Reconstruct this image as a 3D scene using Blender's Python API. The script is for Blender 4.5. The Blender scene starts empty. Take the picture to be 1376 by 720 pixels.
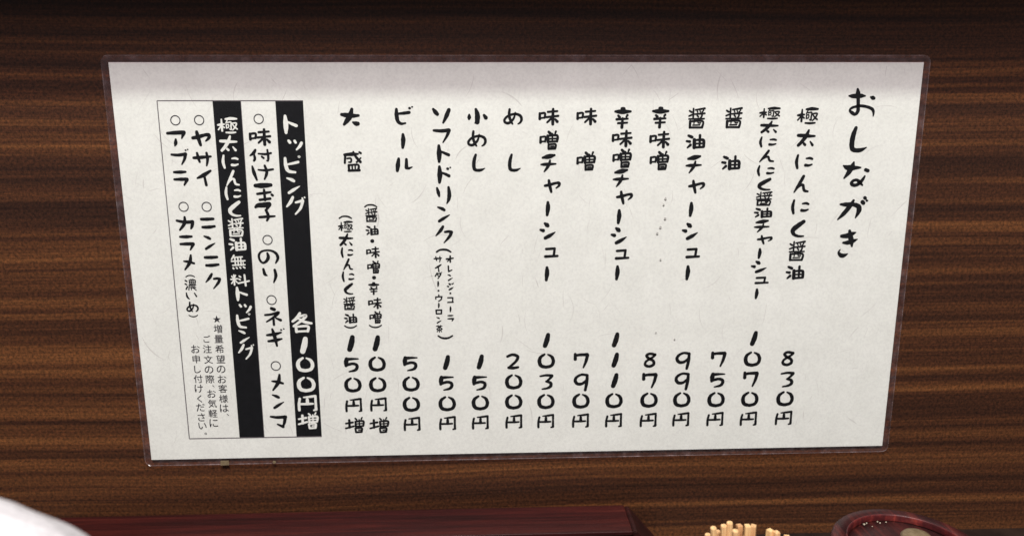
import bpy, bmesh, math, random
from mathutils import Vector, Matrix
random.seed(7)
C = bpy.context.scene.collection
PI = math.pi

# ------------------------------------------------------------------ camera, world, lamps
CAM = Vector((-0.02402, -0.42728, 0.09749)); PITCH, YAW, ROLL, FPX = 0.22397, 0.04104, -0.00109, 1082.53
cp, sp, cy_, sy_ = math.cos(PITCH), math.sin(PITCH), math.cos(YAW), math.sin(YAW)
FWD = Vector((sy_*cp, cy_*cp, -sp)); RIGHT = Vector((cy_, -sy_, 0)); UP = RIGHT.cross(FWD)
RIGHT, UP = math.cos(ROLL)*RIGHT + math.sin(ROLL)*UP, -math.sin(ROLL)*RIGHT + math.cos(ROLL)*UP
cam = bpy.data.cameras.new('camera'); co = bpy.data.objects.new('camera', cam); C.objects.link(co)
M = Matrix((RIGHT, UP, -FWD)).transposed().to_4x4(); M.translation = CAM
co.matrix_world = M
cam.sensor_width = 36; cam.lens = FPX/1376*36; cam.clip_start = 0.01; cam.clip_end = 20
cam.dof.use_dof = True; cam.dof.focus_distance = 0.42; cam.dof.aperture_fstop = 11.5
bpy.context.scene.camera = co

w = bpy.data.worlds.new('World'); bpy.context.scene.world = w; w.use_nodes = True
w.node_tree.nodes['Background'].inputs[0].default_value = (1.0, 0.90, 0.93, 1)
w.node_tree.nodes['Background'].inputs[1].default_value = 0.15

def area(name, loc, target, sx, sy, power, col):
    l = bpy.data.lights.new(name, 'AREA'); l.shape = 'RECTANGLE'; l.size = sx; l.size_y = sy
    l.energy = power; l.color = col
    o = bpy.data.objects.new(name, l); C.objects.link(o); o.location = loc
    o.rotation_euler = (Vector(target)-Vector(loc)).to_track_quat('-Z', 'Y').to_euler()
    return o
area('ceiling_lamp', (-0.03, -0.88, 1.44), (0.0, 0, 0), 0.5, 0.035, 22.5, (0.93, 1.0, 0.90))
area('room_light', (-0.08, -1.04, 1.44), (0.0, 0, 0), 0.9, 0.22, 32.5, (0.99, 0.91, 0.93))
vs = bpy.context.scene.view_settings
vs.view_transform = 'Standard'; vs.look = 'None'; vs.exposure = 0.0; vs.gamma = 1
bpy.context.scene.cycles.transparent_max_bounces = 24

# ------------------------------------------------------------------ helpers
def ray(px, py):
    return (FWD + RIGHT*((px-688)/FPX) - UP*((py-360)/FPX))
def on_wall(px, py, y=0.0):
    d = ray(px, py); t = (y-CAM.y)/d.y
    return CAM + d*t
def on_level(px, py, z):
    d = ray(px, py); t = (z-CAM.z)/d.z
    return CAM + d*t
def at_depth(px, py, dep):
    return CAM + ray(px, py)*dep

def link(name, me, m, parent=None):
    o = bpy.data.objects.new(name, me); C.objects.link(o)
    if m: me.materials.append(m)
    if parent: o.parent = parent
    return o
def from_bm(name, bm, m, parent=None, smooth=False):
    me = bpy.data.meshes.new(name); bm.to_mesh(me); bm.free()
    if smooth:
        for p in me.polygons: p.use_smooth = True
    return link(name, me, m, parent)
def tag(o, label=None, cat=None, group=None, kind=None):
    if label: o['label'] = label
    if cat: o['category'] = cat
    if group: o['group'] = group
    if kind: o['kind'] = kind
    return o
def empty(name, loc, rz=0):
    o = bpy.data.objects.new(name, None); C.objects.link(o); o.location = loc; o.rotation_euler.z = rz
    o.empty_display_size = 0.02
    return o
def box_bm(x0, x1, y0, y1, z0, z1, bev=0.0, seg=2):
    bm = bmesh.new(); bmesh.ops.create_cube(bm, size=1)
    for v in bm.verts:
        v.co = Vector(((x0+x1)/2+v.co.x*(x1-x0), (y0+y1)/2+v.co.y*(y1-y0), (z0+z1)/2+v.co.z*(z1-z0)))
    if bev: bmesh.ops.bevel(bm, geom=bm.edges[:], offset=bev, segments=seg, affect='EDGES', profile=0.6)
    return bm
def lathe_bm(prof, n=64, closed=False):
    bm = bmesh.new(); rings = []
    for r, z in prof:
        if r < 1e-6: rings.append([bm.verts.new((0, 0, z))])
        else: rings.append([bm.verts.new((r*math.cos(2*PI*k/n), r*math.sin(2*PI*k/n), z)) for k in range(n)])
    for a, b in zip(rings, rings[1:]):
        for k in range(n):
            k2 = (k+1) % n
            if len(a) == 1 and len(b) == 1: continue
            if len(a) == 1: bm.faces.new((a[0], b[k], b[k2]))
            elif len(b) == 1: bm.faces.new((a[k], a[k2], b[0]))
            else: bm.faces.new((a[k], a[k2], b[k2], b[k]))
    bmesh.ops.recalc_face_normals(bm, faces=bm.faces[:])
    return bm

# ------------------------------------------------------------------ materials
def mat(name, col=(.5, .5, .5), rough=.5, spec=.5, coat=0.0):
    m = bpy.data.materials.new(name); m.use_nodes = True; b = m.node_tree.nodes['Principled BSDF']
    b.inputs['Base Color'].default_value = (*col, 1); b.inputs['Roughness'].default_value = rough
    b.inputs['Specular IOR Level'].default_value = spec
    b.inputs['Coat Weight'].default_value = coat
    return m, m.node_tree.nodes, m.node_tree.links, b
def ramp(n, stops):
    r = n.new('ShaderNodeValToRGB'); e = r.color_ramp.elements
    e[0].position, e[0].color = stops[0][0], (*stops[0][1], 1); e[1].position, e[1].color = stops[-1][0], (*stops[-1][1], 1)
    for p, c in stops[1:-1]:
        k = e.new(p); k.color = (*c, 1)
    return r
def noise(n, l, vec, scale, detail=4, rough=.55, dist=0.0):
    t = n.new('ShaderNodeTexNoise'); t.inputs['Scale'].default_value = scale
    t.inputs['Detail'].default_value = detail; t.inputs['Roughness'].default_value = rough
    t.inputs['Distortion'].default_value = dist
    l.new(vec, t.inputs['Vector']); return t
def mapping(n, l, src, sc, loc=(0, 0, 0), rot=(0, 0, 0)):
    m = n.new('ShaderNodeMapping'); m.inputs['Scale'].default_value = sc; m.inputs['Location'].default_value = loc
    m.inputs['Rotation'].default_value = rot
    l.new(src, m.inputs['Vector']); return m.outputs[0]
def math_n(n, l, op, a, b):
    t = n.new('ShaderNodeMath'); t.operation = op
    for i, v in enumerate((a, b)):
        if isinstance(v, (int, float)): t.inputs[i].default_value = v
        else: l.new(v, t.inputs[i])
    return t.outputs[0]
def mixc(n, l, f, a, b, blend='MIX'):
    t = n.new('ShaderNodeMix'); t.data_type = 'RGBA'; t.blend_type = blend
    for s, v in ((t.inputs[0], f), (t.inputs[6], a), (t.inputs[7], b)):
        if isinstance(v, (int, float)): s.default_value = v
        elif isinstance(v, tuple): s.default_value = (*v, 1)
        else: l.new(v, s)
    return t.outputs[2]

def wood_wall():
    m, n, l, b = mat('dark_walnut_laminate', rough=.42, spec=.35)
    tc = n.new('ShaderNodeTexCoord'); o = tc.outputs['Object']
    # slow warp of the grain lines
    wv = noise(n, l, mapping(n, l, o, (2.2, 1, 5)), 1.0, 2, .5)
    sep = n.new('ShaderNodeSeparateXYZ'); l.new(o, sep.inputs[0])
    z = math_n(n, l, 'ADD', sep.outputs[2], math_n(n, l, 'MULTIPLY', wv.outputs[0], 0.016))
    cmb = n.new('ShaderNodeCombineXYZ'); l.new(sep.outputs[0], cmb.inputs[0]); l.new(z, cmb.inputs[2])
    v = cmb.outputs[0]
    broad = noise(n, l, mapping(n, l, v, (0.9, 1, 84), (3.7, 0, 1.2)), 1.0, 2.5, .6)
    mid = noise(n, l, mapping(n, l, v, (1.8, 1, 260), (1, 0, 5)), 1.0, 4, .65)
    fine = noise(n, l, mapping(n, l, v, (9, 1, 800)), 1.0, 3, .7)
    speck = noise(n, l, mapping(n, l, o, (620, 1, 620)), 1.0, 2, .8)
    f = math_n(n, l, 'ADD', math_n(n, l, 'MULTIPLY', broad.outputs[0], .50), math_n(n, l, 'MULTIPLY', mid.outputs[0], .38))
    f = math_n(n, l, 'ADD', f, math_n(n, l, 'MULTIPLY', fine.outputs[0], .12))
    r = ramp(n, [(0.32, (.018, .0068, .0048)), (0.43, (.034, .0132, .0074)), (0.49, (.056, .0203, .0097)), (0.545, (.092, .0338, .0132)), (0.61, (.148, .056, .0195)), (0.72, (.20, .078, .027))])
    l.new(f, r.inputs[0])
    sp_ = ramp(n, [(0.28, (.32, .36, .45)), (0.52, (1, 1, 1)), (0.76, (1.8, 1.6, 1.45))]); l.new(speck.outputs[0], sp_.inputs[0])
    c = mixc(n, l, 1.0, r.outputs[0], sp_.outputs[0], 'MULTIPLY')
    l.new(c, b.inputs['Base Color'])
    bp = n.new('ShaderNodeBump'); bp.inputs['Strength'].default_value = .25; bp.inputs['Distance'].default_value = .0004
    l.new(fine.outputs[0], bp.inputs['Height']); l.new(bp.outputs[0], b.inputs['Normal'])
    return m
def red_lacquer(name, axis='x', tone=1.0, rough=.28):
    m, n, l, b = mat(name, rough=rough, spec=.35, coat=.06)
    b.inputs['Coat Roughness'].default_value = .18
    tc = n.new('ShaderNodeTexCoord'); o = tc.outputs['Object']
    sc = (9, 230, 230) if axis == 'x' else (230, 16, 230)
    g = noise(n, l, mapping(n, l, o, sc), 1.0, 4, .65)
    s = noise(n, l, mapping(n, l, o, (900, 900, 900)), 1.0, 2, .7)
    r = ramp(n, [(.30, (.030*tone, .004*tone, .005*tone)), (.48, (.095*tone, .011*tone, .011*tone)), (.60, (.17*tone, .022*tone, .017*tone)), (.72, (.26*tone, .05*tone, .035*tone))])
    l.new(math_n(n, l, 'ADD', math_n(n, l, 'MULTIPLY', g.outputs[0], .85), math_n(n, l, 'MULTIPLY', s.outputs[0], .15)), r.inputs[0])
    c = r.outputs[0]
    if axis == 'y':
        wv = noise(n, l, mapping(n, l, o, (420, 12, 40), (0, 0, 0), (0, 0, .35)), 1.0, 2, .5)  # pale streaks in the colour imitate striped reflections on the pot
        q = ramp(n, [(.42, (.75, .8, .9)), (.56, (1, 1, 1)), (.70, (1.5, 1.7, 1.6))]); l.new(wv.outputs[0], q.inputs[0])
        c = mixc(n, l, 1.0, c, q.outputs[0], 'MULTIPLY')
    l.new(c, b.inputs['Base Color'])
    bp = n.new('ShaderNodeBump'); bp.inputs['Strength'].default_value = .3; bp.inputs['Distance'].default_value = .0003
    l.new(g.outputs[0], bp.inputs['Height']); l.new(bp.outputs[0], b.inputs['Normal'])
    return m
def paper_mat():
    m, n, l, b = mat('washi_paper', rough=.75, spec=.25)
    o = n.new('ShaderNodeTexCoord').outputs['Object']
    a = noise(n, l, mapping(n, l, o, (60, 60, 60)), 1.0, 3, .6)
    s = noise(n, l, mapping(n, l, o, (650, 650, 650)), 1.0, 2, .7)
    r1 = ramp(n, [(.3, (.795, .79, .745)), (.7, (.855, .85, .805))]); l.new(a.outputs[0], r1.inputs[0])
    r2 = ramp(n, [(.25, (.90, .895, .90)), (.6, (1, 1, 1))]); l.new(s.outputs[0], r2.inputs[0])
    l.new(mixc(n, l, 1.0, r1.outputs[0], r2.outputs[0], 'MULTIPLY'), b.inputs['Base Color'])
    return m
def film_mat(name, haze, tint, patchy=False):
    m = bpy.data.materials.new(name); m.use_nodes = True; n, l = m.node_tree.nodes, m.node_tree.links
    n.remove(n['Principled BSDF']); out = n['Material Output']
    tr = n.new('ShaderNodeBsdfTransparent'); tr.inputs[0].default_value = (*tint, 1)
    di = n.new('ShaderNodeBsdfDiffuse'); di.inputs[0].default_value = (.60, .46, .48, 1)
    gl = n.new('ShaderNodeBsdfGlossy'); gl.inputs['Roughness'].default_value = .2
    fr = n.new('ShaderNodeLayerWeight'); fr.inputs[0].default_value = .5
    fk = math_n(n, l, 'ADD', math_n(n, l, 'MULTIPLY', math_n(n, l, 'POWER', fr.outputs['Facing'], 5.0), .9), .035)
    m1 = n.new('ShaderNodeMixShader'); m2 = n.new('ShaderNodeMixShader')
    if patchy:
        o = n.new('ShaderNodeTexCoord').outputs['Object']
        t = noise(n, l, mapping(n, l, o, (170, 170, 170)), 1.0, 4, .7)
        r = ramp(n, [(.36, (haze*.35,)*3), (.55, (haze,)*3), (.72, (min(1, haze*2.4),)*3)]); l.new(t.outputs[0], r.inputs[0])
        l.new(r.outputs[0], m1.inputs[0])
    else: m1.inputs[0].default_value = haze
    l.new(tr.outputs[0], m1.inputs[1]); l.new(di.outputs[0], m1.inputs[2])
    l.new(fk, m2.inputs[0]); l.new(m1.outputs[0], m2.inputs[1]); l.new(gl.outputs[0], m2.inputs[2])
    l.new(m2.outputs[0], out.inputs[0])
    return m
def pale_wood():
    m, n, l, b = mat('pale_birch', rough=.6, spec=.3)
    tc = n.new('ShaderNodeTexCoord'); oi = n.new('ShaderNodeObjectInfo')
    g = noise(n, l, mapping(n, l, tc.outputs['Object'], (900, 900, 60)), 1.0, 4, .6)
    r = ramp(n, [(.3, (.50, .26, .11)), (.55, (.80, .53, .28)), (.75, (.86, .64, .38))]); l.new(g.outputs[0], r.inputs[0])
    r2 = ramp(n, [(0, (.70, .55, .48)), (.5, (1, .95, .9)), (1, (1.1, 1.1, 1.0))]); l.new(oi.outputs['Random'], r2.inputs[0])
    l.new(mixc(n, l, 1.0, r.outputs[0], r2.outputs[0], 'MULTIPLY'), b.inputs['Base Color'])
    return m
def towel_mat():
    m, n, l, b = mat('white_towel_cloth', rough=.9, spec=.1)
    o = n.new('ShaderNodeTexCoord').outputs['Object']
    a = noise(n, l, mapping(n, l, o, (500, 500, 500)), 1.0, 3, .7)
    r = ramp(n, [(.3, (.53, .50, .52)), (.7, (.63, .60, .62))]); l.new(a.outputs[0], r.inputs[0]); l.new(r.outputs[0], b.inputs['Base Color'])
    bp = n.new('ShaderNodeBump'); bp.inputs['Strength'].default_value = .7; bp.inputs['Distance'].default_value = .003
    cr = noise(n, l, mapping(n, l, o, (45, 90, 60), (0, 0, 0), (.3, .2, .6)), 1.0, 3, .5, .6)
    l.new(math_n(n, l, 'ADD', cr.outputs[0], math_n(n, l, 'MULTIPLY', a.outputs[0], .2)), bp.inputs['Height']); l.new(bp.outputs[0], b.inputs['Normal'])
    return m
def noisy(name, c0, c1, scale, rough=.5, spec=.4):
    m, n, l, b = mat(name, rough=rough, spec=spec)
    o = n.new('ShaderNodeTexCoord').outputs['Object']
    a = noise(n, l, mapping(n, l, o, (scale,)*3), 1.0, 3, .65)
    r = ramp(n, [(.3, c0), (.7, c1)]); l.new(a.outputs[0], r.inputs[0]); l.new(r.outputs[0], b.inputs['Base Color'])
    return m

M_WALL = wood_wall(); M_RED = red_lacquer('red_lacquer_wood', 'x', .27, .42); M_REDSHADE = red_lacquer('red_lacquer_shaded', 'x', .16, .5); M_REDPOT = red_lacquer('red_lacquer_turned', 'y', .36, .58)  # case end uses the same red, darkened to imitate shade on that face
M_PAPER = paper_mat(); M_FILM = film_mat('laminate_film', .003, (.985, .985, .985)); M_BORDER = film_mat('laminate_border', .055, (.97, .88, .91), True)
M_EDGE = film_mat('laminate_edge', .13, (.9, .9, .9), True)
M_INK = noisy('black_ink', (.0022, .003, .0042), (.005, .006, .008), 300, .7, .15)
M_NOTE = noisy('grey_black_ink', (.022, .020, .026), (.045, .040, .048), 300, .6, .3)
M_WHITE = M_PAPER
M_LINE = noisy('thin_line_ink', (.10, .085, .095), (.17, .15, .16), 500, .7, .2)
M_FIBRE = noisy('paper_fibre', (.62, .60, .57), (.72, .70, .67), 300, .8, .1)
M_SPOT = noisy('grey_spot', (.36, .35, .33), (.50, .48, .46), 900, .8, .1)
M_PALE = pale_wood(); M_TOWEL = towel_mat()
M_TAPE = noisy('yellowed_tape', (.12, .085, .045), (.24, .18, .11), 700, .5, .4)
M_COUNTER = noisy('dark_counter', (.012, .008, .007), (.03, .018, .014), 40, .35, .4)
M_BLACKCUP = noisy('black_cup_plastic', (.008, .008, .009), (.014, .013, .013), 60, .3, .5)
M_KNOB = noisy('worn_beige_wood', (.10, .068, .034), (.20, .145, .085), 260, .6, .3)
M_FLECK = noisy('pale_fleck', (.28, .23, .17), (.5, .44, .34), 2000, .5, .4)
M_RIM = red_lacquer('orange_worn_rim', 'y', .95, .5)

# ------------------------------------------------------------------ setting
wall = from_bm('wall', box_bm(-1.2, 1.2, 0.0012, 0.03, -0.165, 0.9), M_WALL); tag(wall, kind='structure')
counter = from_bm('counter', box_bm(-1.2, 1.2, -0.75, 0.0012, -0.20, -0.165), M_COUNTER); tag(counter, kind='structure')
shelf = from_bm('unseen_shelf', box_bm(-1.2, 1.2, -0.105, 0.0012, 0.252, 0.275, .001), M_WALL); tag(shelf, kind='structure')  # unseen shelf board, sized to cast the shade along the sheet top

# ------------------------------------------------------------------ the laminated menu
SW, SH = 0.42, 0.21694
menu = empty('menu_sheet', (0, 0, -SH/2))
tag(menu, 'laminated white washi paper menu with vertical black Japanese lettering on the dark wood wall', 'menu')
def P(x, z, n): return Vector((x, -n, z+SH/2))     # sheet coordinates -> local to the menu empty
N_PAPER, N_BAND, N_TXT = .00040, .00044, .00050
from_bm('paper', box_bm(-SW/2, SW/2, -N_PAPER, -.0001, 0, SH), M_PAPER, menu)

def rr_outline(x0, x1, z0, z1, r, seg=6):
    pts = []
    for cx, cz, a0 in ((x1-r, z1-r, 0), (x0+r, z1-r, PI/2), (x0+r, z0+r, PI), (x1-r, z0+r, 1.5*PI)):
        for k in range(seg+1):
            a = a0+PI/2*k/seg; pts.append((cx+r*math.cos(a), cz+r*math.sin(a)))
    return pts
# outer edge of the pouch: borders measured left, right, bottom, top
fx0, fx1, fz0, fz1 = -SW/2-.0036, SW/2+.0034, -SH/2-.0036, SH/2+.0033
out = rr_outline(fx0, fx1, fz0, fz1, .0035)
bm = bmesh.new(); bm.faces.new([bm.verts.new(P(SW/2*s, SH/2*t, .00078)) for s, t in ((-1, -1), (1, -1), (1, 1), (-1, 1))])
from_bm('laminate_film', bm, M_FILM, menu)
inn = []
for x, z in out:
    inn.append((max(-SW/2, min(SW/2, x)), max(-SH/2, min(SH/2, z))))
bm = bmesh.new()
vo = [bm.verts.new(P(x, z, .0005)) for x, z in out]; vi = [bm.verts.new(P(x, z, .00078)) for x, z in inn]
for k in range(len(out)):
    k2 = (k+1) % len(out)
    q = []
    for v in (vo[k], vo[k2], vi[k2], vi[k]):
        if not any((v.co-u.co).length < 1e-7 for u in q): q.append(v)
    if len(q) > 2: bm.faces.new(q)
bmesh.ops.remove_doubles(bm, verts=bm.verts[:], dist=1e-6)
from_bm('film_border', bm, M_BORDER, menu)
bm = bmesh.new(); rings = []
for k, (x, z) in enumerate(out):
    a = Vector(out[k-1]); b_ = Vector(out[(k+1) % len(out)]); t = (b_-a).normalized(); nn = Vector((t.y, -t.x))
    wv = .00033 + .00012*math.sin(k*2.3)
    rings.append([bm.verts.new(P(x-nn.x*wv, z-nn.y*wv, .00058)), bm.verts.new(P(x, z, .00085)), bm.verts.new(P(x+nn.x*wv, z+nn.y*wv, .0003))])
for k in range(len(rings)):
    a, b_ = rings[k], rings[(k+1) % len(rings)]
    for i in range(2): bm.faces.new((a[i], b_[i], b_[i+1], a[i+1]))
from_bm('film_edge', bm, M_EDGE, menu)

def quad_px(name, pts, m, n, parent=menu):
    bm = bmesh.new(); vs_ = []
    for px, py in pts:
        p = on_wall(px, py); vs_.append(bm.verts.new(P(p.x, p.z, n)))
    bm.faces.new(vs_); bmesh.ops.recalc_face_normals(bm, faces=bm.faces[:])
    return from_bm(name, bm, m, parent)
quad_px('black_band', [(370.1, 135.5), (407.4, 135.5), (432.6, 585.5), (398.7, 586)], M_INK, N_BAND).__setitem__('label', 'black band with the white toppings heading')
quad_px('black_band', [(285.8, 135.5), (324, 135.5), (355.6, 587), (322.3, 587.8)], M_INK, N_BAND).__setitem__('label', 'black band with the white free toppings heading')

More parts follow.
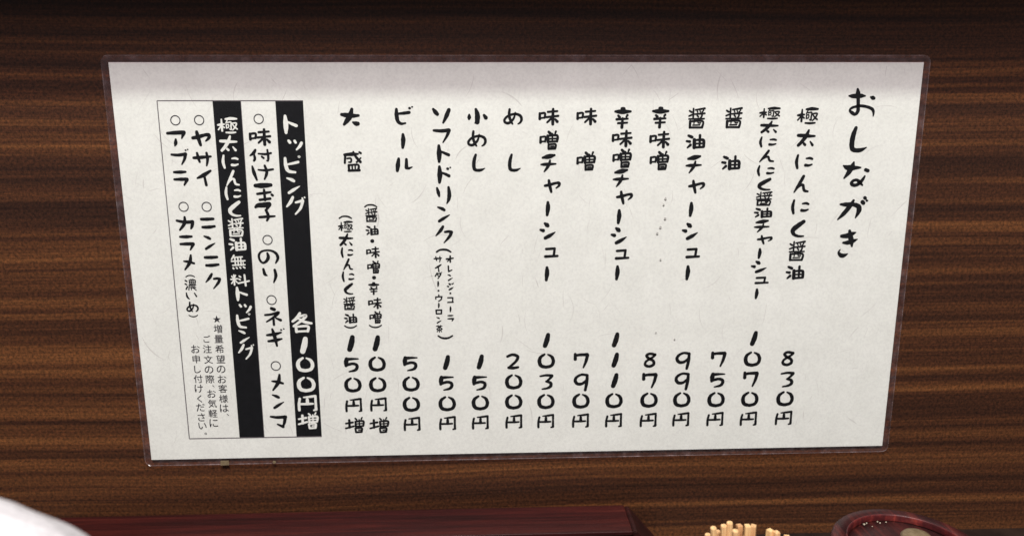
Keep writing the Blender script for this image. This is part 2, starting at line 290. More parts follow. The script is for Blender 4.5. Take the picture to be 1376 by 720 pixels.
# ------------------------------------------------------------------ brush glyphs: strokes of x,y,width ; '|' parts the strokes
G = {
'お': (6, "235,112,10 270,114,30 330,112,30 366,113,10|300,58,16 306,90,32 312,140,26 316,190,26 318,235,26 298,260,22 272,248,24 252,228,16 268,208,18 300,198,18 335,192,20 395,202,20 435,222,22 446,250,16 445,276,8|412,122,14 428,128,28 438,132,22"),
'し': (6, "290,368,24 275,420,34 268,480,36 274,532,34 300,548,30 345,546,28 388,526,8"),
'な': (6, "192,675,12 225,690,36 265,692,36 330,690,12|272,648,14 262,680,34 240,725,34 205,775,12|372,708,24 392,716,24|370,760,14 350,795,24 320,825,24 290,832,24 268,818,24 280,796,20 310,790,20 335,810,24 358,832,12"),
'が': (6, "172,266,14 215,268,30 275,268,28 318,285,34 324,320,34 302,375,10|274,236,18 250,280,30 205,340,30 160,388,10|346,248,28 356,258,26|362,215,24 368,220,22|380,238,16 386,238,12"),
'き': (6, "180,520,24 220,518,34 255,505,34 290,492,10|198,573,16 235,572,30 275,560,28 308,546,8|240,478,20 250,520,34 262,560,34 270,602,14|178,628,8 168,652,18 190,675,30 215,675,26 242,662,6"),
'極': (6, "430,90,14 450,88,20 482,84,12|462,45,12 462,90,17 462,138,16|455,100,10 432,128,12|468,100,10 482,112,12|496,42,14 540,38,24 588,40,14|510,50,10 498,76,10|494,152,12 535,154,16 572,151,12|500,88,10 500,116,10|500,88,9 518,88,9 516,112,9 500,112,9|512,70,10 540,68,11 538,100,12 538,128,12 526,124,8|552,76,10 584,76,12 574,105,12 550,132,10|552,86,10 568,108,12 588,124,12"),
'太': (6, "430,252,22 470,254,26 520,258,22 563,258,14|512,212,16 495,255,28 465,300,26 436,332,22|480,318,18 490,328,20|530,302,10 550,330,20"),
'に': (6, "428,412,16 420,465,24 430,515,18|498,438,12 525,435,18 545,442,16|494,492,22 520,494,18 545,486,12"),
'ん': (6, "475,578,22 455,620,24 428,670,20 408,706,10|436,668,14 458,648,18 476,650,20 482,676,20 492,694,20 518,700,14"),
'く': (6, "475,225,26 430,258,34 394,292,34 402,325,24 440,342,18 480,342,12"),
'醤': (6, "396,388,13 396,460,13|366,404,12 382,414,14|364,444,12 392,432,12|482,386,15 412,397,11|424,404,9 430,416,9|446,402,9 450,414,9|474,400,10 464,416,10|408,430,11 484,424,13|464,414,13 462,446,13 452,458,10|426,440,10 436,450,12|364,467,11 482,465,11|374,486,18 374,532,18|374,486,13 470,484,14 468,532,17|376,533,13 468,533,14|408,470,9 404,502,9|434,470,9 436,496,9 456,498,9|396,515,9 450,513,9"),
'油': (6, "350,590,16 364,596,20 378,602,20|338,632,15 362,636,19|346,682,12 368,662,20|396,622,24 398,680,26|398,626,14 440,622,16 468,628,20 470,674,20|400,681,16 470,677,16|438,588,18 438,676,15|404,652,12 464,650,12"),
'チ': (6, "145,440,16 195,430,34 240,420,16|132,495,12 175,493,24 250,490,12|204,462,14 196,495,22 178,525,20 158,552,10"),
'ャ': (6, "155,662,18 190,656,22 240,642,18 268,642,22 268,662,18 245,682,10|186,620,18 192,655,24 206,712,18"),
'ー': (6, "172,76,20 173,120,32 167,176,20"),
'シ': (6, "138,245,18 155,258,32 162,264,24|103,296,16 125,302,26|142,362,24 180,342,26 222,315,6"),
'ュ': (6, "144,448,18 212,444,18|212,446,18 206,500,18|138,508,20 236,504,16"),
'辛': (6, "214,40,24 228,42,26|160,62,16 215,64,34 283,62,16|184,95,16 196,108,20|258,92,18 250,104,14|172,125,18 262,120,14|184,156,16 258,152,14|220,118,18 216,190,22"),
'味': (6, "145,252,18 145,296,20|145,254,15 186,250,16 184,286,17|148,290,13 186,286,13|210,240,16 286,234,14|200,282,16 294,272,16|252,218,18 250,280,22 250,338,22|242,288,16 205,324,14|268,298,14 286,318,22"),
'噌': (6, "143,412,16 143,456,19|145,412,14 182,410,15 180,448,15|148,448,12 182,446,12|208,370,18 222,384,22|266,368,16 260,382,12|200,402,20 204,450,22|202,403,14 276,399,18 276,446,18|205,450,15 274,446,15|238,385,13 238,450,12|210,426,12 272,424,12|208,470,16 209,506,18|208,472,13 264,470,15 262,502,16|208,506,16 262,504,16|226,488,11 250,487,11"),
'小': (6, "186,88,16 186,108,28 184,120,18|240,44,20 252,90,36 250,146,34|232,154,10 252,150,18|306,92,20 320,112,28"),
'め': (6, "510,42,18 506,90,20 520,135,20 534,158,12|556,68,12 542,115,16 505,150,20 474,145,18 470,122,18 500,92,16 555,78,18 595,92,20 606,120,20 596,146,16 578,158,10"),
'ソ': (6, "434,42,18 450,64,30 466,82,26|560,48,26 540,95,30 512,152,14"),
'フ': (6, "440,212,18 500,216,24 560,210,26|562,212,26 545,255,20 512,308,10"),
'ト': (6, "482,334,20 484,400,36 482,462,20|500,380,14 530,395,20 560,408,22"),
'ド': (6, "486,500,20 488,565,36 484,626,20|505,548,14 535,560,20 562,574,22|550,516,18 554,517,18|572,507,11 574,507,11"),
'リ': (7.2, "128,88,18 140,130,30 148,166,18|240,82,22 246,150,34 238,200,28 220,238,10"),
'ン': (7.2, "135,275,14 175,290,28 196,302,24|145,410,24 190,382,26 246,350,8"),
'ク': (7.2, "186,460,22 160,500,28 116,548,10|205,512,20 240,508,24 268,514,26|268,514,26 248,555,26 194,616,10"),
'(': (7.2, "120,706,14 150,688,14 190,684,16 225,690,16 256,708,12"),
')': (7.2, "120,684,12 150,702,14 190,708,16 225,702,14 256,684,12"),
'ビ': (6, "138,44,20 138,90,30 146,138,26 172,160,20 208,156,12|150,80,14 195,76,22 240,70,22|243,36,18 246,36,17|264,26,12 267,26,11"),
'ル': (6, "160,440,20 152,490,32 146,535,22|222,445,20 220,508,26|218,512,22 240,516,18 266,506,8"),
'大': (6, "116,82,22 160,88,34 210,92,28 252,90,18|200,40,22 185,90,38 158,130,34 132,162,18|205,145,14 228,155,32 244,156,28"),
'盛': (6, "140,408,18 200,404,26 250,402,12|146,412,18 142,450,16 140,474,16|160,438,12 190,438,13 190,465,14 170,468,9|212,386,14 228,420,18 266,466,20|270,434,10 236,468,14|260,388,14 272,396,16|170,492,16 172,535,18|170,492,13 247,490,15 245,532,18|198,492,11 198,528,11|222,492,11 222,528,11|168,536,16 256,533,18"),
'円': (4.8, "128,470,12 122,500,13 122,534,13|150,463,7 185,460,12 216,456,12|216,456,12 216,500,12 216,532,14|216,533,12 204,536,9|124,500,11 168,500,12 200,499,10|170,474,14 170,498,17"),
'1': (4.236, "570,71,20 564,100,25 553,133,22"),
'0': (4.236, "542,182,11 520,198,16 514,222,19 524,246,18 552,254,16|562,183,8 584,196,15 593,222,17 582,246,16 552,254,16"),
'7': (4.236, "326,184,14 327,212,17|326,193,14 350,188,14 394,187,17|396,190,17 388,225,15 374,260,9"),
'5': (4.236, "326,304,18 323,322,22 321,343,14|326,306,17 360,304,12 392,304,7|328,338,14 358,331,14 380,337,15 384,352,16 372,368,14 338,376,7"),
'9': (4.236, "192,190,14 160,186,12 132,200,14 124,220,16 138,238,16 166,236,14 194,212,11|192,190,14 190,230,16 182,274,14"),
'8': (4.236, "784,186,14 755,180,13 736,190,14 748,206,14 774,220,14 778,240,15 755,252,14 731,244,14 734,224,12 765,204,12 786,188,10"),
'3': (4.236, "716,302,9 750,297,12 782,300,15|782,303,14 768,318,12 752,332,10|750,332,11 774,340,15 776,358,16 758,370,12 728,375,8"),
'2': (4.236, "178,204,13 208,194,14 236,206,16 226,232,14 190,264,12|184,268,13 210,270,15 238,266,12"),
'増': (4.8, "120,614,10 165,607,12|143,592,13 143,640,13|118,645,10 170,632,11|182,582,9 190,590,10|226,577,8 220,587,8|182,602,11 184,634,12|182,602,10 233,600,12 231,631,11|184,633,10 231,631,10|207,590,8 207,632,8|186,617,7 229,615,7|180,646,11 183,670,11|182,646,9 221,644,11 219,669,12|184,671,11 220,669,11|200,657,7 214,656,7"),
'ッ': (4.235, "120,252,14 127,262,16|154,253,14 159,262,14|192,265,16 182,283,16 162,303,9"),
'ピ': (4.235, "102,350,14 104,390,20 116,422,18 155,430,12|115,385,10 150,378,14 175,372,14|182,336,4 188,341,4 182,347,4 176,341,4 182,336,4"),
'グ': (4.235, "145,572,14 130,600,18 108,625,9|160,602,11 200,592,16|200,594,16 185,635,14 155,668,9|198,578,9 200,581,9|211,573,8 213,575,8"),
'付': (4.235, "104,302,12 92,320,16 72,334,7|94,322,10 98,350,14 92,363,11|120,323,8 160,326,12 192,320,10|172,302,10 175,340,13 172,363,10 164,362,6|138,340,10 148,348,11"),
'け': (4.235, "85,395,9 92,430,18 106,472,10|118,415,8 160,418,12 202,412,10|156,392,12 165,430,16 150,468,9"),
'玉': (4.235, "100,508,18 140,508,26 188,505,18|108,555,12 150,550,14 185,545,10|148,532,12 150,590,14|120,589,13 180,582,13|190,560,13 195,564,13"),
'子': (4.235, "102,628,13 118,618,22 150,616,26 180,612,24|180,616,22 162,645,10|160,645,14 172,680,15 162,704,11|120,685,12 165,682,14 208,680,9"),
'の': (4.235, "128,212,11 132,235,17 118,258,14 98,266,11 82,248,12 80,220,12 100,200,10 142,196,10 176,212,14 186,240,15 172,268,8"),
'り': (4.235, "104,300,12 110,328,16 122,336,7|168,305,13 172,340,16 158,376,7"),
'ネ': (4.235, "150,525,16 165,531,18|112,562,11 150,558,12 190,548,14 160,575,12 118,600,8|158,575,12 158,618,12|172,580,8 198,592,14"),
'ギ': (4.5, "85,45,12 130,40,18 170,30,9|90,82,12 135,76,18 172,68,9|118,10,12 130,55,20 140,110,11|170,14,9 173,15,9|187,8,7 189,9,7"),
'メ': (4.5, "165,280,12 155,325,20 120,372,9|118,318,9 150,322,16 182,332,12"),
'マ': (4.5, "112,535,11 150,540,16 200,538,18|198,540,18 192,570,16 180,600,9|150,582,9 182,597,16"),
'各': (3.6, "125,73,11 110,95,14 88,112,10|120,88,9 154,84,12 135,105,12 92,135,10|118,98,9 145,115,13 178,122,10|102,136,11 104,162,12|104,138,9 160,136,11 158,160,12|104,161,9 160,159,9"),
'ア': (5.54, "145,272,18 210,268,26 268,266,26|266,270,26 248,310,9|203,318,14 200,345,24 192,366,9"),
'ヤ': (6, "155,662,20 190,656,24 240,642,20 268,642,24 268,662,20 245,684,10|186,620,20 192,655,26 206,712,18"),
'ブ': (5.54, "170,432,15 220,436,20 274,428,22|274,430,22 262,468,18 240,505,9|276,400,11 278,401,11|292,395,9 294,395,9"),
'サ': (5.54, "338,450,18 400,446,22 466,440,13|366,415,16 372,450,20 380,480,15|436,414,16 440,460,20 430,508,11"),
'イ': (5.54, "455,550,13 410,580,24 366,602,11|412,588,14 420,650,18"),
'ラ': (5.54, "194,562,15 240,562,22 280,560,14|192,616,15 240,615,22 286,615,22|286,618,22 262,658,11"),
'カ': (4.8, "88,222,14 140,232,18 188,230,20|188,234,20 182,258,18 174,274,10|140,200,13 135,240,20 102,282,11"),
'ニ': (4.8, "248,214,16 285,214,19 325,212,15|252,265,15 290,265,19 330,260,14"),
'オ': (5.54, "222,98,10 272,92,8|250,76,10 250,120,10|246,100,8 228,116,6"),
'レ': (5.54, "235,148,9 237,188,9|238,188,8 262,177,6"),
'ジ': (6, "138,245,18 155,258,32 162,264,24|103,296,16 125,302,26|142,362,24 180,342,26 222,315,6|196,250,20 200,254,20|220,240,16 224,244,16"),
'ダ': (5.54, "152,198,7 138,222,8|152,206,7 180,204,8 158,240,7|155,215,6 168,226,7|180,196,4 182,198,4|186,193,4 188,195,4"),
'コ': (5.54, "232,385,8 270,385,8|269,385,8 268,418,8|232,419,8 271,418,8"),
'ウ': (5.54, "163,366,8 163,378,8|140,380,8 140,396,7|140,380,7 186,378,8|184,380,8 180,398,8 160,412,6"),
'ロ': (5.54, "145,478,9 147,505,9|145,478,8 186,478,9|185,478,9 184,504,9|147,505,8 184,504,8"),
'茶': (5.54, "145,598,5 188,597,5|158,591,5 158,604,5|176,591,5 176,604,5|167,604,6 148,620,6|167,604,6 188,618,6|150,624,5 186,623,5|167,612,5 167,641,6|158,630,5 150,639,5|176,630,5 184,639,5"),
'濃': (4.8, "146,604,8 156,610,8|144,626,8 153,631,8|147,660,8 157,644,8|172,602,6 172,625,6|172,602,5 209,602,6 208,625,6|172,625,5 208,625,5|184,596,5 184,625,5|196,596,5 196,625,5|172,613,4 208,613,4|168,634,6 212,633,5|170,634,6 164,665,6|178,642,4 206,642,4|176,650,5 210,650,5|181,650,5 181,664,5|190,650,5 211,666,6"),
'い': (5.54, "92,242,8 96,270,13 110,287,7|152,244,8 165,268,10"),
'無': (6, "182,608,15 160,640,12|172,624,12 252,620,11|158,656,12 272,652,12|166,688,11 270,684,11|188,624,11 190,690,11|214,624,11 214,690,11|238,622,11 238,690,11|256,654,8 257,680,8|168,710,14 172,716,14|196,708,13 202,714,13|226,706,13 232,712,13|256,702,13 266,710,14"),
'料': (5.14, "88,106,9 95,116,9|114,100,9 108,114,9|82,128,11 124,124,11|103,98,10 103,166,11|100,134,9 84,156,9|108,134,9 122,149,9|140,106,10 149,113,10|136,126,10 145,132,10|130,155,11 205,140,11|176,98,12 180,172,13"),
'・': (6, "100,100,24 102,100,24"),
}
def parse(g):
    unit, s = G[g]; st = []
    for part in s.split('|'):
        st.append([tuple(float(q)/unit for q in t.split(',')) for t in part.split()])
    x0 = min(p[0]-p[2]/2 for k in st for p in k); x1 = max(p[0]+p[2]/2 for k in st for p in k)
    y0 = min(p[1]-p[2]/2 for k in st for p in k); y1 = max(p[1]+p[2]/2 for k in st for p in k)
    cx, cy = (x0+x1)/2, (y0+y1)/2
    out = []
    for k in st:
        q = [(p[0]-cx, p[1]-cy, p[2]) for p in k]; fine = []
        for i in range(len(q)-1):
            p0 = q[max(0, i-1)]; p1 = q[i]; p2 = q[i+1]; p3 = q[min(len(q)-1, i+2)]
            ns = 1 if len(q) == 2 else 5
            for j in range(ns):
                t = j/ns; t2, t3 = t*t, t*t*t
                fine.append(tuple(.5*((2*p1[d])+(-p0[d]+p2[d])*t+(2*p0[d]-5*p1[d]+4*p2[d]-p3[d])*t2+(-p0[d]+3*p1[d]-3*p2[d]+p3[d])*t3) for d in range(3)))
        fine.append(q[-1]); out.append(fine)
    return out
GL = {g: parse(g) for g in G}

def glyph(bm, g, cx, cy, sx=1.0, sy=None, n0=N_TXT, wmul=1.0):
    """one brush character on the sheet: its strokes as flat print, sizes in sheet units"""
    if sy is None: sy = sx
    c = on_wall(cx, cy); ux = on_wall(cx+.5, cy).x-on_wall(cx-.5, cy).x; uz = on_wall(cx, cy-.5).z-on_wall(cx, cy+.5).z
    ws = math.sqrt(sx*sy)*wmul*1.17
    for si, st in enumerate(GL[g]):
        n = n0+si*3e-6
        ph = random.uniform(0, 6)
        pts = [Vector((p[0]*sx*ux, -p[1]*sy*uz)) for p in st]; wd = [max(.25, p[2]*ws)*(ux+uz)/2*.5 for p in st]
        m = len(pts); L = []; R = []
        def pt(v): return bm.verts.new(P(c.x+v.x, c.z+v.y, n))
        tans = []
        for i in range(m):
            t = pts[min(m-1, i+1)]-pts[max(0, i-1)]
            t = t.normalized() if t.length > 1e-9 else Vector((1, 0)); tans.append(t)
            nn = Vector((-t.y, t.x)); wob = 1+.035*math.sin(ph+i*1.7)
            L.append(pt(pts[i]+nn*wd[i]*wob)); R.append(pt(pts[i]-nn*wd[i]*wob))
        for i in range(m-1): bm.faces.new((R[i], R[i+1], L[i+1], L[i]))
        for end in (0, m-1):
            t = tans[end]*(1 if end else -1); nn = Vector((-t.y, t.x)); K = 6
            a, b_ = (L[end], R[end]) if end else (R[end], L[end])
            arc = [a]+[pt(pts[end]+nn*wd[end]*math.cos(PI*k/K)+t*wd[end]*math.sin(PI*k/K)) for k in range(1, K)]+[b_]
            bm.faces.new(arc[::-1])

def ring(bm, cx, cy, r, wd, n0=N_TXT, seg=28):
    c = on_wall(cx, cy); u = on_wall(cx+.5, cy).x-on_wall(cx-.5, cy).x
    a = [bm.verts.new(P(c.x+math.cos(2*PI*k/seg)*r*u, c.z+math.sin(2*PI*k/seg)*r*u, n0)) for k in range(seg)]
    b_ = [bm.verts.new(P(c.x+math.cos(2*PI*k/seg)*(r-wd)*u, c.z+math.sin(2*PI*k/seg)*(r-wd)*u, n0)) for k in range(seg)]
    for k in range(seg): k2 = (k+1) % seg; bm.faces.new((a[k], a[k2], b_[k2], b_[k]))

def column(name, items, m=M_INK, label=None, wmul=1.0):
    bm = bmesh.new()
    for it in items: glyph(bm, *it, wmul=wmul)
    for f in bm.faces:
        if f.normal.length < .5: f.normal_update()
    o = from_bm(name, bm, m, menu)
    if label: o['label'] = label
    return o

column('title_lettering', [('お', 1157.3, 137.8), ('し', 1153.5, 187.2), ('な', 1149.2, 233.9), ('が', 1145.4, 279.6), ('き', 1138.8, 326.8)], label='large brush title at the right end of the menu')
I, R_ = 'item_lettering', 'price_lettering'
column(I, [('極', 1084.8, 155.7), ('太', 1082.7, 185.5), ('に', 1080, 217.3), ('ん', 1076.8, 247), ('に', 1074.8, 277.8), ('く', 1071.8, 307), ('醤', 1070.5, 336.7), ('油', 1067.8, 365.8)])
column(I, [('極', 1034, 152.3, 1, .72), ('太', 1033.3, 170.8, 1, .7), ('に', 1031.5, 190.8, 1, .71), ('ん', 1030.2, 209.7, 1, .69), ('に', 1028.5, 229.3, 1, .71), ('く', 1026.7, 247.5, 1, .71), ('醤', 1026.3, 266.7, 1, .7), ('油', 1025, 285.7, 1, .71), ('チ', 1023.2, 303.7, .98, .68), ('ャ', 1027, 321.8, .95, .66), ('ー', 1020.5, 340.2, .95, .7), ('シ', 1019.2, 358.2, 1, .7), ('ュ', 1023.2, 376.2, 1, .68), ('ー', 1016.5, 394.2, .95, .7)])
column(I, [('醤', 985.7, 158.3, 1.04), ('油', 981.7, 218.7, 1.04)])
column(I, [('醤', 936, 158.7, 1.04), ('油', 934.2, 190.3, 1.05), ('チ', 931.8, 220.8), ('ャ', 935.5, 250.8), ('ー', 928.5, 281.2), ('シ', 926.8, 310.7), ('ュ', 930.8, 339.7), ('ー', 924, 366.1)])
column(I, [('辛', 887.3, 158.2), ('味', 886.2, 187.7), ('噌', 885.3, 215.8)])
column(I, [('辛', 836.7, 158.7), ('味', 835.8, 186.3), ('噌', 835.3, 212.8), ('チ', 834, 239.2), ('ャ', 838.7, 265.3), ('ー', 831.8, 291), ('シ', 831.2, 316.5), ('ュ', 835.8, 341.5), ('ー', 829.5, 366.2)])
column(I, [('味', 788.3, 156.8), ('噌', 787, 216.5)])
column(I, [('味', 737.5, 157), ('噌', 737.3, 188.5), ('チ', 736.8, 219.3), ('ャ', 741.8, 250), ('ー', 736.2, 280.2), ('シ', 735.7, 310), ('ュ', 740.8, 339), ('ー', 735, 367.5)])
column(I, [('め', 689.5, 156.7), ('し', 691.2, 218.5, .72, .69)])
column(I, [('小', 641.7, 156.2), ('め', 641, 186.2), ('し', 643.2, 218.5, .74, .69)])
column(I, [('ソ', 593.2, 155.8), ('フ', 593.7, 182.5), ('ト', 596, 206.5), ('ド', 597.2, 234.5), ('リ', 596.2, 262.1), ('ン', 596.2, 287.9), ('ク', 596.9, 314.6)])
column(I, [('ビ', 543, 155.4), ('ー', 542, 189.6, 1, 1.04), ('ル', 543.2, 221.4)])
column(I, [('大', 470.5, 157), ('盛', 474.4, 216.8)])
N_ = 'detail_lettering'
column(N_, [('(', 596.2, 336.5), ('オ', 604.4, 347.7), ('レ', 604.8, 360.7), ('ン', 605, 372.6, .41), ('ジ', 605.2, 384.6, .42), ('・', 605.2, 393.6, .5), ('コ', 605.3, 402.6), ('ー', 605.5, 414.9, .4, .38), ('ラ', 605.7, 427, .43),
    ('サ', 588.4, 348, .43), ('イ', 588.9, 359.8, .5), ('ダ', 589.3, 369.7), ('ー', 588.9, 380.9, .4, .38), ('・', 589.3, 390.1, .5), ('ウ', 589.8, 400), ('ー', 589.8, 409.8, .38, .35), ('ロ', 589.8, 418.6), ('ン', 590, 429.7, .4), ('茶', 590.4, 441), (')', 598.5, 452.4)], label='small two-row soft drink list in brackets', wmul=1.12)
column(N_, [('(', 498.3, 276.3, .85), ('醤', 499.2, 288.6, .74, .7), ('油', 500.1, 309.4, .7), ('・', 500.4, 323.6, 1.1), ('味', 501.3, 338.7, .66), ('噌', 502, 358.5, .67), ('・', 502.8, 372.6, 1.1), ('辛', 502.6, 387.2, .64, .59), ('味', 504, 407, .66), ('噌', 504.6, 425.8, .64), (')', 504.7, 438, .85)])
column(N_, [('(', 464.2, 291.7, .87), ('極', 464.4, 304.2, .7, .68), ('太', 465.1, 321.8, .78, .72), ('に', 466.5, 338.9, .7), ('ん', 467.8, 354.7, .66), ('に', 467.9, 371.3, .7), ('く', 468.6, 387.5, .67), ('醤', 469.7, 407.1, .73, .65), ('油', 471.3, 427.4, .7), (')', 471.3, 438.5, .85)])
for col in (
    [('1', 471.7, 460.8, 1.12), ('5', 472.7, 489.4), ('0', 474.4, 516.3), ('円', 475.4, 543.3), ('増', 476.7, 570.2)],
    [('1', 505.8, 460.6, 1.08), ('0', 506.9, 488.3), ('0', 507.7, 516), ('円', 508.8, 542.5), ('増', 509.6, 570.2)],
    [('5', 551.5, 487.9), ('0', 552.5, 515), ('0', 552.9, 542.3), ('円', 553.8, 568.5)],
    [('1', 600, 486.3), ('5', 600, 514), ('0', 601, 541.5), ('円', 601.5, 567.5)],
    [('1', 645.3, 485.5), ('5', 644.5, 513.8), ('0', 645.5, 540.3), ('円', 645.5, 566.5)],
    [('2', 688.9, 484.8), ('0', 690.3, 512.2), ('0', 690.3, 539.1), ('円', 690.5, 565.3)],
    [('1', 734.2, 456.7), ('0', 734, 484.3), ('3', 734, 512.4), ('0', 733.5, 538.6), ('円', 733.3, 564.8)],
    [('7', 781, 483.8), ('9', 780.7, 513.1), ('0', 780.5, 537.9), ('円', 780, 564.1)],
    [('1', 827, 456), ('1', 826.5, 483.1), ('1', 825.8, 510.5), ('0', 824.9, 537.4), ('円', 824.4, 563.6)],
    [('8', 873.5, 483.1), ('7', 872.8, 510.5), ('0', 871.9, 536.7), ('円', 870.9, 563.2)],
    [('9', 917.3, 484.1), ('9', 916.1, 511.7), ('0', 915.9, 536.2), ('円', 914.7, 562.4)],
    [('7', 965.2, 481.9), ('5', 963.8, 509.8), ('0', 961.9, 536), ('円', 960.5, 562)],
    [('1', 1012.7, 454.1), ('0', 1010.8, 481.7), ('7', 1008.4, 508.6), ('0', 1007.2, 535.5), ('円', 1005.4, 561.5)],
    [('8', 1058.5, 481), ('3', 1057.3, 509.1), ('0', 1054.5, 534.8), ('円', 1052.6, 560.5)]):
    column(R_, col)
T = 'topping_lettering'
column(T, [('ト', 390.7, 167.3, 1.1, 1.05), ('ッ', 397.1, 194.9), ('ピ', 393.3, 220.9), ('ン', 394.5, 249.5, 1.05), ('グ', 398, 275.9)], M_WHITE, 'white brush heading at the top of the right black band', .9)
column(T, [('各', 406.1, 432.8), ('1', 408.6, 463.3, 1.15), ('0', 410.3, 489.2, 1.05, 1.0), ('0', 411.7, 515.8, 1.08, 1.02), ('円', 413.3, 540.8, 1.15), ('増', 414.2, 564.4, 1.05)], M_WHITE, 'white price at the bottom of the right black band', .97)
column(T, [('極', 306, 168.7, .97, .98), ('太', 307.3, 193, .97, .95), ('に', 309.7, 217.3, .95), ('ん', 312.8, 239.2, .9), ('に', 313.3, 259.7, .92), ('く', 315.5, 280.3, .93), ('醤', 317.5, 305.2, .97, .94), ('油', 319.3, 328.2, .95), ('無', 320.5, 351.7, .95, .98), ('料', 323, 376.3),
    ('ト', 325.2, 394.4, .95, .78), ('ッ', 330.2, 414, .85), ('ピ', 327.7, 430.4, .86), ('ン', 328.5, 452.1, .85), ('グ', 331.4, 471.8, .83)], M_WHITE, 'white brush heading on the left black band', .88)
column(T, [('味', 349.8, 184.3, 1.08, 1), ('付', 350.7, 208.6), ('け', 353.8, 232), ('玉', 354.9, 258.2), ('子', 356.4, 284.4), ('の', 361.2, 344.5), ('り', 363.1, 369.8), ('ネ', 367.1, 424.6), ('ギ', 370.8, 452.8), ('メ', 373.3, 512.9), ('ン', 374.2, 538.7, .92), ('マ', 374.9, 565.8)])
column(T, [('ヤ', 270.5, 186, 1.14), ('サ', 272.2, 213.8), ('イ', 275, 239.1, 1.15, 1.05), ('ニ', 279.8, 299.6), ('ン', 282.1, 325.8, .9), ('ニ', 284.8, 350.8), ('ク', 286.9, 377.1, .9)])
column(T, [('ア', 237.5, 186.3), ('ブ', 242.2, 210.9), ('ラ', 243.5, 239.4), ('カ', 249.2, 300), ('ラ', 251.7, 326), ('メ', 254.6, 352.1, .94), ('(', 256, 370.6, .62), ('濃', 256.3, 382), ('い', 257.9, 397.1), ('め', 259, 411.6, .64), (')', 260.3, 424, .62)])
for cx, cy in ((347.9, 160), (359.8, 322.1), (365.2, 402.6), (370.9, 490.9), (268, 161.6), (278.1, 277.7), (236.1, 161.8), (247.1, 277.7)):
    bm = bmesh.new(); ring(bm, cx, cy, 6.9, 1.35); from_bm('ring_mark', bm, M_NOTE, menu)

# thin printed frame round the toppings box
def line_px(a, b_, wpx, n):
    dx, dy = b_[0]-a[0], b_[1]-a[1]; L = math.hypot(dx, dy); nx, ny = -dy/L*wpx/2, dx/L*wpx/2
    return quad_px('frame_line', [(a[0]+nx, a[1]+ny), (b_[0]+nx, b_[1]+ny), (b_[0]-nx, b_[1]-ny), (a[0]-nx, a[1]-ny)], M_LINE, n)
line_px((211.4, 135.6), (407.4, 135.6), 1.3, N_BAND+.00002); line_px((211.4, 135.6), (254.9, 589), 1.3, N_BAND+.00003)
line_px((254.9, 588.6), (432.6, 585.6), 1.3, N_BAND+.00002)
line_px((323.8, 135.6), (355.4, 587), .7, N_BAND+.000025)

# the small gothic note
def note(txts, label=None):
    bms = bmesh.new()
    for ch, cx, cy, sz in txts:
        cu = bpy.data.curves.new('note_glyph', 'FONT'); cu.body = ch; cu.size = 1.0; cu.resolution_u = 3
        to = bpy.data.objects.new('note_glyph', cu); C.objects.link(to)
        dg = bpy.context.evaluated_depsgraph_get(); me = bpy.data.meshes.new_from_object(to.evaluated_get(dg))
        bpy.data.objects.remove(to); bpy.data.curves.remove(cu)
        if not me.vertices: print('no glyph', ch); continue
        c = on_wall(cx, cy); u = on_wall(cx+.5, cy).x-on_wall(cx-.5, cy).x
        xs = [v.co.x for v in me.vertices]; ys = [v.co.y for v in me.vertices]
        mx, my = (min(xs)+max(xs))/2, (min(ys)+max(ys))/2
        if ch in '、。': k = .85
        else: k = 1/max(max(xs)-min(xs), (max(ys)-min(ys)), .72)
        s = sz*u*k
        for v in me.vertices: v.co = P(c.x+(v.co.x-mx)*s, c.z+(v.co.y-my)*s, N_TXT)
        bms.from_mesh(me)
        for v in me.vertices: v.co += Vector((.00009, -.00000, -.00004)) + Vector((0, -3e-6, 0))
        bms.from_mesh(me); bpy.data.meshes.remove(me)
    o = from_bm('note_lettering', bms, M_NOTE, menu)
    if label: o['label'] = label
S = 11.6
note([('★', 291.5, 428, 10.5)]+[(c, x, y, S) for c, x, y in (('増', 293.1, 441.2), ('量', 294.2, 454.7), ('希', 295.3, 468.2), ('望', 296.7, 481.8), ('の', 297.3, 495.4), ('お', 298.6, 508.6), ('客', 299.6, 521.3), ('様', 300.6, 534.9), ('は', 301.6, 547.5))]+[('、', 306.4, 556.3, S)])
note([('ご', 278.3, 454.7, 10)]+[(c, x, y, S) for c, x, y in (('注', 278.8, 468.2), ('文', 280.2, 482.4), ('の', 281.1, 496), ('際', 282.5, 508.6), ('、', 287, 518), ('お', 284.6, 528.1), ('気', 285.6, 541.3), ('軽', 286.4, 554.7), ('に', 287.5, 567.4))])
note([(c, x, y, S*(.92 if c in 'しくい' else 1)) for c, x, y in (('お', 263, 468.2), ('申', 264, 481.8), ('し', 265.6, 495.4), ('付', 266.5, 508.2), ('け', 267.5, 521.3), ('く', 268.5, 534.9), ('だ', 269.8, 546.6), ('さ', 271, 559.6), ('い', 272.4, 571.3), ('。', 276.7, 581.6))])

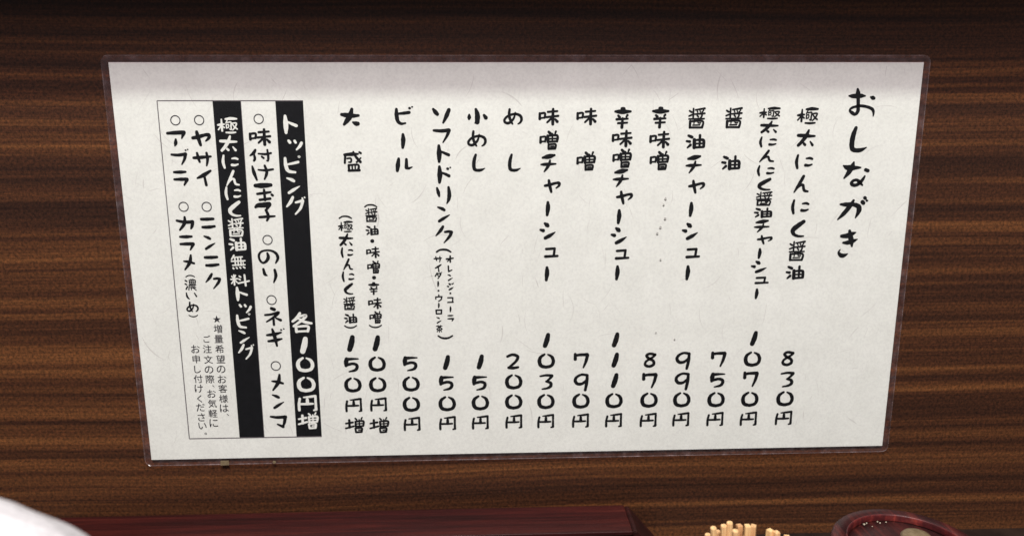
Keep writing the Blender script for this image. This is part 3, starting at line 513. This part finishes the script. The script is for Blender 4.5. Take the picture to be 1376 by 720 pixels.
# washi fibres, spots, scraps of tape
bm = bmesh.new()
for i in range(230):
    x = random.uniform(-SW/2+.006, SW/2-.006); z = random.uniform(-SH/2+.006, SH/2-.006); a = random.gauss(PI/2, .7); k = random.uniform(-90, 90)
    L = random.uniform(.003, .014); wd = random.uniform(.00007, .00021); prev = None
    if i % 9 == 0: L *= 1.5; wd *= 1.9
    for j in range(7):
        ww = wd*math.sin(PI*(j+.5)/7)
        nn = Vector((-math.sin(a), math.cos(a)))*ww
        v = (bm.verts.new(P(x+nn.x, z+nn.y, N_PAPER+.00001)), bm.verts.new(P(x-nn.x, z-nn.y, N_PAPER+.00001)))
        if prev: bm.faces.new((prev[1], v[1], v[0], prev[0]))
        prev = v; x += math.cos(a)*L/6; z += math.sin(a)*L/6; a += k*L/6
        if abs(x) > SW/2-.001 or abs(z) > SH/2-.001: break
tag(from_bm('paper_fibre', bm, M_FIBRE, menu), kind='stuff')
def blob_px(name, cx, cy, r, m, n):
    bm = bmesh.new(); c = on_wall(cx, cy); u = .00039
    bm.faces.new([bm.verts.new(P(c.x+math.cos(k)*r*u*(1+.25*random.random()), c.z+math.sin(k)*r*u*(1+.25*random.random()), n)) for k in [2*PI*j/9 for j in range(9)]])
    return from_bm(name, bm, m, menu)
for cx, cy, r in ((893.8, 266.7, 1.5), (891.3, 274.7, 1.2), (893.3, 293.3, 1.6), (887, 305, 1.5), (882.8, 313, 1.5), (887.2, 348.3, 1.2), (906, 454.8, 1.1), (881, 446, .9)):
    blob_px('spot', cx, cy, r, M_SPOT, .0009)
quad_px('tape_scrap', [(297, 617.5), (308, 617.2), (308.5, 623.6), (297, 624)], M_TAPE, .0009)
blob_px('tape_scrap', 369, 619.5, 2.2, M_TAPE, .0009)

# ------------------------------------------------------------------ red lacquered wooden case under the menu
ZT = -0.138
pr = on_level(838, 678, ZT); pf = on_level(851, 713, ZT); pl = on_level(60, 689, ZT)
yb = min(-.001, pr.y); print('case back', pr.y, pf.y); yf = pf.y
x1b = on_level(838, 679, ZT).x; x1f = on_level(851, 713, ZT).x; x1 = (x1b+x1f)/2; x0 = -0.262
case = empty('wooden_case', ((x0+x1)/2, (yb+yf)/2, -0.165)); ox, oy = case.location.x, case.location.y
tag(case, 'long dark red lacquered wooden case lying below the menu against the wall', 'case')
h = .0248
bm = box_bm(x0-ox, x1-ox-.001, yf-oy, yb-oy, 0, h, .0009)
from_bm('case_body', bm, M_RED, case)
# lid with a groove under it
bm = box_bm(x0-ox+.001, x1-ox, yf-oy-.0008, yb-oy+.0002, h+.0002, h+.0022, .0006)
# flared end block
def prism(pts_top, pts_bot, bev):
    bm = bmesh.new(); a = [bm.verts.new(p) for p in pts_top]; b_ = [bm.verts.new(p) for p in pts_bot]
    bm.faces.new(a); bm.faces.new(b_[::-1])
    for k in range(len(a)): bm.faces.new((a[k], b_[k], b_[(k+1) % len(a)], a[(k+1) % len(a)]))
    bmesh.ops.recalc_face_normals(bm, faces=bm.faces[:])
    bmesh.ops.bevel(bm, geom=bm.edges[:], offset=bev, segments=2, affect='EDGES'); return bm
from_bm('case_lid', bm, M_RED, case)
xe = x1-ox+.0004
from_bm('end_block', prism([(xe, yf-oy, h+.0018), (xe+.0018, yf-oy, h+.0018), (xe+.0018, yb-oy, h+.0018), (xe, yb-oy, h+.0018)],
        [(xe, yf-oy, 0), (xe+.024, yf-oy, 0), (xe+.024, yb-oy, 0), (xe, yb-oy, 0)], .0005), M_REDSHADE, case)

# ------------------------------------------------------------------ toothpicks in a cup
picks = [(951, 717, .334, -6, 'r'), (958.5, 708, .326, -3, 'r'), (964, 712.5, .336, -1, 'r'), (972.5, 705, .33, -2.5, 'r'), (980.5, 701, .33, -4, 'r'), (988, 712, .321, 12, 'r'), (993.5, 704.5, .336, -3, 's'),
         (1004.5, 705, .33, -4, 's'), (1012.5, 705, .332, -5, 's'), (1035, 711, .332, 0, 's'), (1043.5, 713.5, .331, -3, 's'), (1058, 719.5, .328, -2, 's'), (1022, 724, .322, 1, 's'), (999, 722, .318, 2, 'r'), (1049, 726, .32, 3, 's'), (970, 724, .318, -2, 's')]
cupc = at_depth(1004, 745, .33)
cup = empty('toothpick_cup', (cupc.x, cupc.y, -0.165))
tag(cup, 'round black cup holding the pale toothpicks, just below the picture edge', 'cup')
prof = [(0, 0), (.018, 0), (.0205, .003), (.0215, .03), (.0225, .062), (.0215, .063), (.0205, .06), (.0195, .03), (.017, .004), (0, .004)]
from_bm('cup_body', lathe_bm(prof, 48), M_BLACKCUP, cup, True)
pick_labels = ['outermost toothpick on the left of the cup', 'short round toothpick second from the left', 'toothpick just right of the short round one on the left', 'toothpick left of the tallest one', 'tallest toothpick in the cup',
 'toothpick leaning in front of the tallest one', 'pale toothpick right of the tallest one', 'left one of the close pair in the middle of the cup', 'right one of the close pair in the middle of the cup', 'left one of the two toothpicks standing apart on the right',
 'right one of the two toothpicks standing apart on the right', 'outermost toothpick on the right of the cup', 'short toothpick low in the gap between the groups', 'low toothpick below the pale one in the middle', 'low toothpick in front of the pair on the right', 'low toothpick in front of the left bunch']
def pick_mesh(kind, L=.065, r=.0013):
    bm = bmesh.new(); n = 10 if kind == 'r' else 4
    prof = [(r*.86, 0), (r, -.0004), (r, -.0016), (r, -L*.5), (r, -L+.008), (r*.2, -L)]
    rings = [[bm.verts.new(((q*(1 if kind == 'r' else 1.2))*math.cos(2*PI*k/n+PI/4), (q*(1 if kind == 'r' else 1.2))*math.sin(2*PI*k/n+PI/4), z)) for k in range(n)] for q, z in prof]
    for a, b_ in zip(rings, rings[1:]):
        for k in range(n): bm.faces.new((a[k], b_[k], b_[(k+1) % n], a[(k+1) % n]))
    bm.faces.new(rings[0]); bm.faces.new(rings[-1][::-1]); bmesh.ops.recalc_face_normals(bm, faces=bm.faces[:])
    me = bpy.data.meshes.new('toothpick'); bm.to_mesh(me); bm.free(); me.materials.append(M_PALE); return me
meshes = {'r': pick_mesh('r'), 's': pick_mesh('s')}
for (px, py, dep, lean, k), lb in zip(picks, pick_labels):
    o = bpy.data.objects.new('toothpick', meshes[k]); C.objects.link(o)
    top = at_depth(px, py, dep); o.location = top
    foot = Vector((cupc.x+(top.x-cupc.x)*.55, cupc.y+(top.y-cupc.y)*.4, -0.16))
    o.rotation_mode = 'QUATERNION'; o.rotation_quaternion = (top-foot).to_track_quat('Z', 'Y')
    tag(o, lb, 'toothpick', 'toothpicks standing in the cup')

# ------------------------------------------------------------------ red lacquered pot
# outline fitted to the circle seen at the lower right
POT_Z, POT_R, POT_C = -0.098, 0.0415, (0, 0)
def fit(pts, z):
    q = [on_level(*p, z) for p in pts]
    (ax, ay), (bx, by), (cx, cy) = [(p.x, p.y) for p in q]
    d = 2*(ax*(by-cy)+bx*(cy-ay)+cx*(ay-by))
    ux = ((ax*ax+ay*ay)*(by-cy)+(bx*bx+by*by)*(cy-ay)+(cx*cx+cy*cy)*(ay-by))/d
    uy = ((ax*ax+ay*ay)*(cx-bx)+(bx*bx+by*by)*(ax-cx)+(cx*cx+cy*cy)*(bx-ax))/d
    return ux, uy, math.hypot(ax-ux, ay-uy)
ux, uy, ur = fit([(1116, 712), (1182, 683), (1303, 719)], POT_Z)
print('pot', ux, uy, ur)
i_x, i_y, i_r = fit([(1147, 706), (1195, 696.5), (1272, 719)], POT_Z)
print('pot inner', i_x, i_y, i_r)
pot = empty('lacquer_pot', (ux, uy, -0.165)); tag(pot, 'round dark red lacquered pot with a worn lid at the bottom right', 'pot')
H = POT_Z+.165; r = ur
from_bm('pot_body', lathe_bm([(0, 0), (r*.72, 0), (r*.80, .004), (r*.93, H*.45), (r*.98, H*.8), (r, H-.003), (r*.985, H-.0005), (r*.955, H+.0006), (r*.80, H+.0003), (r*.785, H-.002), (r*.785, H-.008), (0, H-.008)], 96), M_REDPOT, pot, True)
lid = from_bm('pot_lid', lathe_bm([(r*.77, H-.006), (r*.77, H-.0030), (r*.74, H-.0022), (r*.5, H-.0016), (0, H-.0012)], 96), M_REDPOT, pot, True)
from_bm('rim_ring', lathe_bm([(r*.800, H+.0001), (r*.797, H+.0010), (r*.785, H+.0012), (r*.776, H+.0006), (r*.776, H-.002)], 96), M_RIM, pot, True)
kp = on_level(1232, 722, POT_Z+.004)
kn = from_bm('lid_knob', lathe_bm([(0, 0), (.0045, 0), (.0042, .002), (.0062, .0045), (.0066, .006), (.0055, .0072), (.003, .0078), (0, .008)], 32), M_KNOB, lid, True)
kn.location = (kp.x-ux, kp.y-uy, H-.0018)
for cx, cy, rr, cl in ((1161, 705, .0006, 'largest pale crumb inside the rim of the red pot, farthest left'), (1164.5, 703, .0004, 'pale crumb touching the largest one on the red pot lid'),
        (1179, 701, .00045, 'pale crumb in the middle of the row inside the red rim'), (1182.5, 702.5, .0004, 'pale crumb just right of the middle one inside the red rim'),
        (1190.5, 701.5, .0004, 'rightmost pale crumb inside the rim of the red pot'), (1172, 707, .00025, 'tiniest crumb, lower than the others on the red pot lid')):
    p = on_level(cx, cy, POT_Z-.0015); bm = bmesh.new(); bmesh.ops.create_icosphere(bm, subdivisions=1, radius=rr)  # small pale flecks on the lid, inside the rim
    for v in bm.verts: v.co *= random.uniform(.7, 1.2)
    o = from_bm('fleck', bm, M_FLECK); o.location = p + Vector((0, 0, rr*.4))
    tag(o, cl, 'fleck', 'flecks on the red pot lid')

# ------------------------------------------------------------------ white towel close to the lens
dep = .175
pts = [(p[0]-18-max(0, p[0])*.12, p[1]+13) for p in ((-260, 640), (-60, 655), (0, 668), (38, 684), (75, 698), (100, 709), (122, 722), (150, 748), (170, 790))]
bm = bmesh.new(); rows = []
NX = 60
def curve(t):
    s = t*(len(pts)-1); i = min(int(s), len(pts)-2); f = s-i
    p0, p1, p2, p3 = pts[max(0, i-1)], pts[i], pts[i+1], pts[min(len(pts)-1, i+2)]
    return tuple(.5*((2*p1[d])+(-p0[d]+p2[d])*f+(2*p0[d]-5*p1[d]+4*p2[d]-p3[d])*f*f+(-p0[d]+3*p1[d]-3*p2[d]+p3[d])*f**3) for d in range(2))
for i in range(NX+1):
    px, py = curve(i/NX); e = at_depth(px, py, dep) - UP*.0135; row = []
    for j in range(25):
        a = -PI*.42+j/24*PI*.95           # rolls from behind, over the crest, down to the front
        rr = .014
        fold = .0007*math.sin(i*.10+j*.22)+(.0012*math.sin(i*.16+1.1)*max(0, a+.5)**2)*2.6
        if a <= 0: off = Vector((0, -math.sin(a)*rr*1.2, math.cos(a)*rr))
        else: off = Vector((0, -math.sin(a)*rr*.9, math.cos(a)*rr if a < .01 else rr+(math.cos(a)-1)*rr*1.3))
        p = e+off+Vector((0, -fold, fold*.6 if a > .3 else 0)); row.append(p)
    back, front = row[0].copy(), row[-1].copy()
    row = [Vector((back.x, back.y+.004, -.163))]+[back.lerp(Vector((back.x, back.y+.004, -.163)), t) for t in (.6, .25)]+row+[front.lerp(Vector((front.x, front.y-.01, -.163)), t)+Vector((0, .003*math.sin(i*.3+t*5), 0)) for t in (.2, .5, .8, 1)]
    rows.append(row)
org = Vector((rows[30][0].x, rows[30][0].y-.01, -.165))
vr = [[bm.verts.new(p-org) for p in row] for row in rows]
for a, b_ in zip(vr, vr[1:]):
    for j in range(len(a)-1): bm.faces.new((a[j], a[j+1], b_[j+1], b_[j]))
bm.faces.new(vr[0]); bm.faces.new(vr[-1][::-1])
bmesh.ops.recalc_face_normals(bm, faces=bm.faces[:])
tw = from_bm('towel', bm, M_TOWEL, None, True); tw.location = org
tag(tw, 'rolled white cloth out of focus in the bottom left corner', 'towel')
